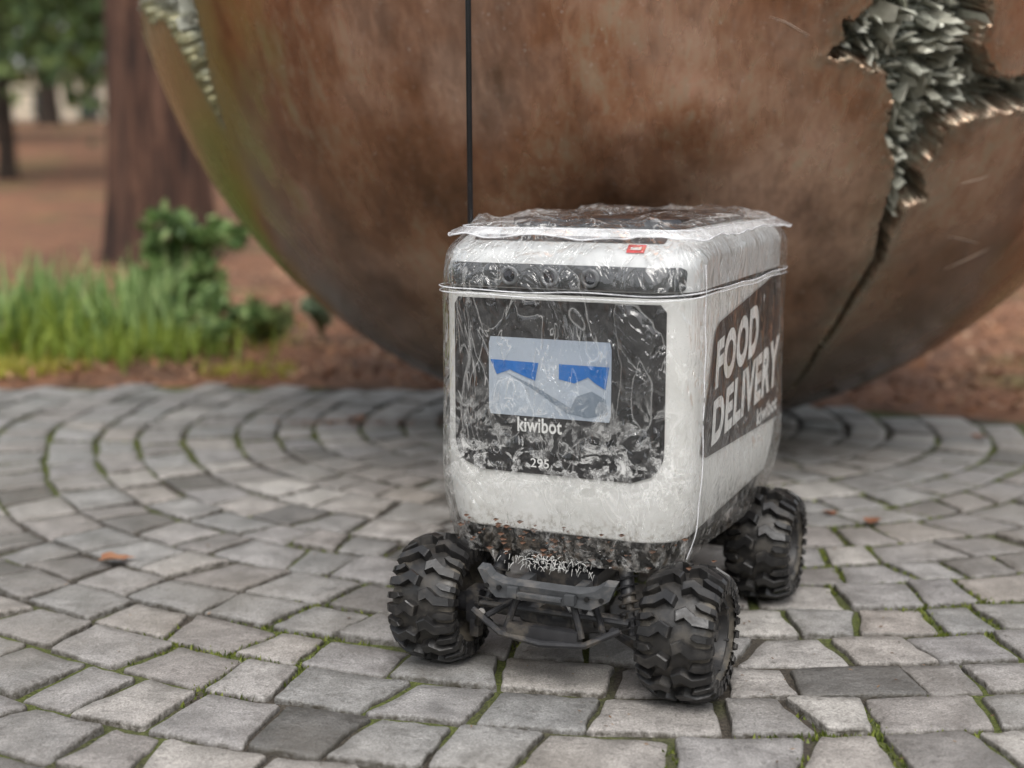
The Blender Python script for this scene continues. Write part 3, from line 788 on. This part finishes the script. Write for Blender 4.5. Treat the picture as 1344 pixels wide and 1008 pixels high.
blades('grass_strip',5500,fg,.012,.05,.006,M_gy,.6,3)
blades('iris_plant',150,lambda:(random.gauss(-1.25,.09),random.gauss(4.25,.13),0),.16,.35,.020,M_bd,.5)
blades('iris_plant.001',150,lambda:(random.gauss(-1.60,.09),random.gauss(4.4,.15),0),.16,.35,.020,M_bd,.55)
blades('iris_plant.002',160,lambda:(random.gauss(-1.43,.09),random.gauss(4.1,.12),0),.10,.24,.014,M_gr,.6)
blades('iris_plant.003',300,lambda:(random.gauss(-2.1,.15),random.gauss(4.4,.2),0),.18,.33,.018,M_bd,.45)
blades('tall_grass',420,lambda:(random.gauss(-1.15,.16),random.gauss(4.0,.12),0),.05,.15,.009,M_gr,.7)
def cloud(pts_fn,n,s0,s1,droop=0):
    P=np.array([pts_fn() for _ in range(n)]); sz=rng.uniform(s0,s1,n)
    u=rng.normal(size=(n,3)); u[:,2]-=droop; u/=np.linalg.norm(u,axis=1)[:,None]
    v=np.cross(u,rng.normal(size=(n,3))); v/=np.linalg.norm(v,axis=1)[:,None]
    vs=np.zeros((n,4,3))
    for k_,(p,q) in enumerate(((-1,0),(0,-.45),(1,0),(0,.45))): vs[:,k_]=P+u*p*sz[:,None]+v*q*sz[:,None]
    rn=np.repeat(rng.random(n),4)
    return vs.reshape(-1,3),np.arange(n*4).reshape(n,4),rn
M_stem=simple('stem_green',(.07,.09,.03),.7)
def shrub(name,c,rx,rz_,n,leafs,lumps,material):
    L=[(c[0]+random.gauss(0,rx*.5),c[1]+random.gauss(0,rx*.4),c[2]+random.uniform(.35,1)*rz_,random.uniform(.25,.45)*rx) for _ in range(lumps)]
    def pf():
        x,y,z,r_=random.choice(L); d=Vector((random.gauss(0,1),random.gauss(0,1),random.gauss(0,1))).normalized()*r_*random.uniform(.5,1.05)
        return (x+d.x,y+d.y,max(.01,z+d.z))
    v,f_,rn=cloud(pf,n,leafs*.6,leafs)
    par=empty(name)
    mk('leaves',v,f_,material,par,False,{'rnd':rn})
    b=B()
    for x,y,z,_ in L: b.tube([(c[0],c[1],0),((x+c[0])/2,(y+c[1])/2,z*.6),(x,y,z)],[.006,.005,.003],5)
    b.out('stems',M_stem,par)
shrub('kale_shrub',(-1.16,4.6,0),.16,.38,900,.040,16,M_kl)
shrub('low_shrub',(-.98,4.15,0),.14,.16,650,.026,12,M_kl)
shrub('low_shrub.001',(-.80,4.3,0),.12,.13,450,.024,9,m_leaf('shrub_mid',[(.06,.10,.03),(.17,.24,.08),(.34,.40,.16)],.3))
shrub('low_shrub.002',(-.63,4.35,0),.07,.18,400,.022,8,m_leaf('shrub_grey',[(.07,.11,.06),(.18,.25,.14),(.34,.41,.27)],.3))

# ------------------------------------------------------------ trees
def m_bark(name,a_,b_,c_):
    g=G(name); v=g.coord('Object',(1,1,.12)); n=g.noise(v,16,4,.7,.3)
    c=g.ramp(n,[(.35,a_),(.52,b_),(.7,c_)])
    return g.done(g.bsdf(c,.9,0,g.bump(n,1,.05)))
M_bk=m_bark('redwood_bark',(.02,.010,.007),(.08,.038,.024),(.18,.095,.06))
M_bk2=m_bark('dark_bark',(.012,.009,.007),(.04,.028,.02),(.09,.06,.045))
M_fol=m_leaf('conifer_foliage',[(.02,.045,.012),(.055,.10,.025),(.14,.19,.05)],.25)
def tree(name,x,y,r0,h,crown0,spread,n,ls,bark,fol,limbs=40,taper=.25):
    z0=gz(x,y); par=empty(name,(x,y,z0-.05))
    b=B(); nseg=26;n2=36; vs=[];fs=[]
    for i in range(nseg+1):
        t=(i/nseg)**1.5; z=h*t; rr_=r0*((1-t)*(1-taper)+taper*(1-t)+.02)+r0*.3*math.exp(-z/.35)
        for k_ in range(n2):
            a_=2*math.pi*k_/n2; fl=1+.07*math.sin(a_*9+2*noise.noise((0,0,z*.5)))+.05*math.sin(a_*5+1)+.08*noise.noise((math.cos(a_)*2,math.sin(a_)*2,z*.6))
            vs.append((rr_*fl*math.cos(a_),rr_*fl*math.sin(a_),z))
    for i in range(nseg):
        for k_ in range(n2): fs.append((i*n2+k_,i*n2+(k_+1)%n2,(i+1)*n2+(k_+1)%n2,(i+1)*n2+k_))
    mk('trunk',vs,fs,bark,par,True)
    tips=[]
    for i in range(limbs):
        z=crown0+(h-crown0)*(i/limbs)**1.1; a_=i*2.4+random.uniform(-.4,.4); L=spread*(1-.8*(z-crown0)/(h-crown0))*random.uniform(.7,1.1)
        rb=r0*(1-z/h)*.22+.01
        pts=[(0,0,z)]
        for q in (.35,.7,1): pts.append((L*q*math.cos(a_),L*q*math.sin(a_),z+L*(.12*q-.38*q*q)))
        b.tube(pts,[rb,rb*.7,rb*.4,rb*.1],6); tips.append(pts)
    b.out('limbs',bark,par,True)
    def pf():
        p=random.choice(tips); t=random.uniform(.25,1)*3; k_=min(2,int(t)); f_=t-k_
        q=Vector(p[k_]).lerp(Vector(p[k_+1]),f_); s_=spread*.09
        return (q.x+random.gauss(0,s_),q.y+random.gauss(0,s_),q.z-abs(random.gauss(0,s_*1.3))+.1)
    v,f_,rn=cloud(pf,n,ls*.5,ls,.6)
    mk('foliage',v,f_,fol,par,False,{'rnd':rn})
tree('redwood_tree',-2.13,8.0,.26,22,5.5,3.4,3000,.22,M_bk,M_fol,50,.5)
tree('conifer_tree',-7.95,21,.12,12,2.0,3.2,9000,.17,M_bk2,M_fol,80)
tree('conifer_tree.001',-6.3,28,.2,15,2.6,3.6,7000,.2,M_bk2,M_fol,70)
tree('conifer_tree.002',-12.6,33,.24,15,3.0,3.8,6000,.22,M_bk2,M_fol,60)
tree('conifer_tree.003',9.5,26,.22,15,2.4,3.8,3000,.26,M_bk2,M_fol,50)
tree('conifer_tree.004',-15.2,44,.3,17,4.5,4.2,5000,.3,M_bk2,M_fol,50)
def pf():
    while True:
        a_=random.uniform(0,2*math.pi)
        rr_=random.uniform(62,80) if math.sin(a_)>.2 else random.uniform(26,40)  # nearer arc around behind the camera: unseen trees added for reflections
        top=(9+4*math.sin(a_*7)+3*math.sin(a_*17+1)); z=random.uniform(0,1)**.8*top
        x=rr_*math.cos(a_);y=rr_*math.sin(a_)
        if -.45<x/max(y,1)<-.2 and y>0 and z<3.6:
            if noise.noise((x*.3,z*.5,1))<.12: continue
        return (x,y,gz(x,y)+z)
v,f_,rn=cloud(pf,20000,.5,1.1,.3); mk('distant_and_reflection_trees',v,f_,M_fol,None,False,{'rnd':rn})
bd=empty('distant_building',(-24.5,84,2.3),rad(8))
b=B(); b.box((0,0,1.8),(22,8,3.6)); b.out('walls',simple('pale_wall',(.80,.70,.56),.8,0,.08,1),bd)
b=B(); b.box((0,0,3.8),(23,9,.4)); b.out('roof',simple('roof_grey',(.3,.29,.28),.8),bd)
b=B()
for i in range(8): b.box((-9+i*2.6,-4.02,1.7),(1.2,.08,1.5))
b.out('windows',simple('window_dark',(.08,.09,.10),.1),bd)
vs=[];fs=[]
for i in range(31):
    x=-34+i*1.6
    for y in (52,58): vs.append((x,y,gz(x,y)+.05))
for i in range(30): fs.append((2*i,2*i+2,2*i+3,2*i+1))
mk('distant_path',vs,fs,simple('path_concrete',(.62,.54,.46),.9))
def person(name,x,y,rz):
    J=[((0,0,.95),.13),((0,0,1.15),.12),((0,0,1.38),.15),((0,0,1.50),.055),((0,0,1.60),.09),((0,-.01,1.70),.085),
       ((.09,0,.90),.09),((.11,-.12,.5),.06),((.11,-.05,.08),.04),((.11,-.17,.03),.035),
       ((-.09,0,.90),.09),((-.11,.10,.5),.06),((-.11,.28,.1),.04),((-.11,.20,.03),.035),
       ((.19,0,1.40),.06),((.24,.05,1.13),.042),((.22,-.08,.92),.032),((-.19,0,1.40),.06),((-.24,.03,1.13),.042),((-.23,-.10,.94),.032)]
    E=[(0,1),(1,2),(2,3),(3,4),(4,5),(0,6),(6,7),(7,8),(8,9),(0,10),(10,11),(11,12),(12,13),(2,14),(14,15),(15,16),(2,17),(17,18),(18,19)]
    me=bpy.data.meshes.new(name); me.from_pydata([j[0] for j in J],E,[]); o=bpy.data.objects.new(name,me); sc.collection.objects.link(o)
    o.modifiers.new('s','SKIN')
    for i,(p,r_) in enumerate(J): me.skin_vertices[0].data[i].radius=(r_,r_)
    me.skin_vertices[0].data[0].use_root=True
    o.modifiers.new('ss','SUBSURF').levels=1
    g=G('person_clothes'); v=g.coord(); sep=g.n('ShaderNodeSeparateXYZ'); g.l(v,sep.inputs[0])
    c=g.ramp(g.math('DIVIDE',sep.outputs[2],2),[(0,(.03,.03,.035)),(.46,(.025,.03,.05)),(.47,(.02,.02,.025)),(.75,(.02,.02,.025)),(.765,(.4,.25,.18)),(.82,(.4,.25,.18)),(.84,(.03,.02,.015))],'CONSTANT')
    me.materials.append(g.done(g.bsdf(c,.8)))
    o.location=(x,y,gz(x,y)); o.rotation_euler=(0,0,rz)
person('person',-15.9,46.0,1.2)
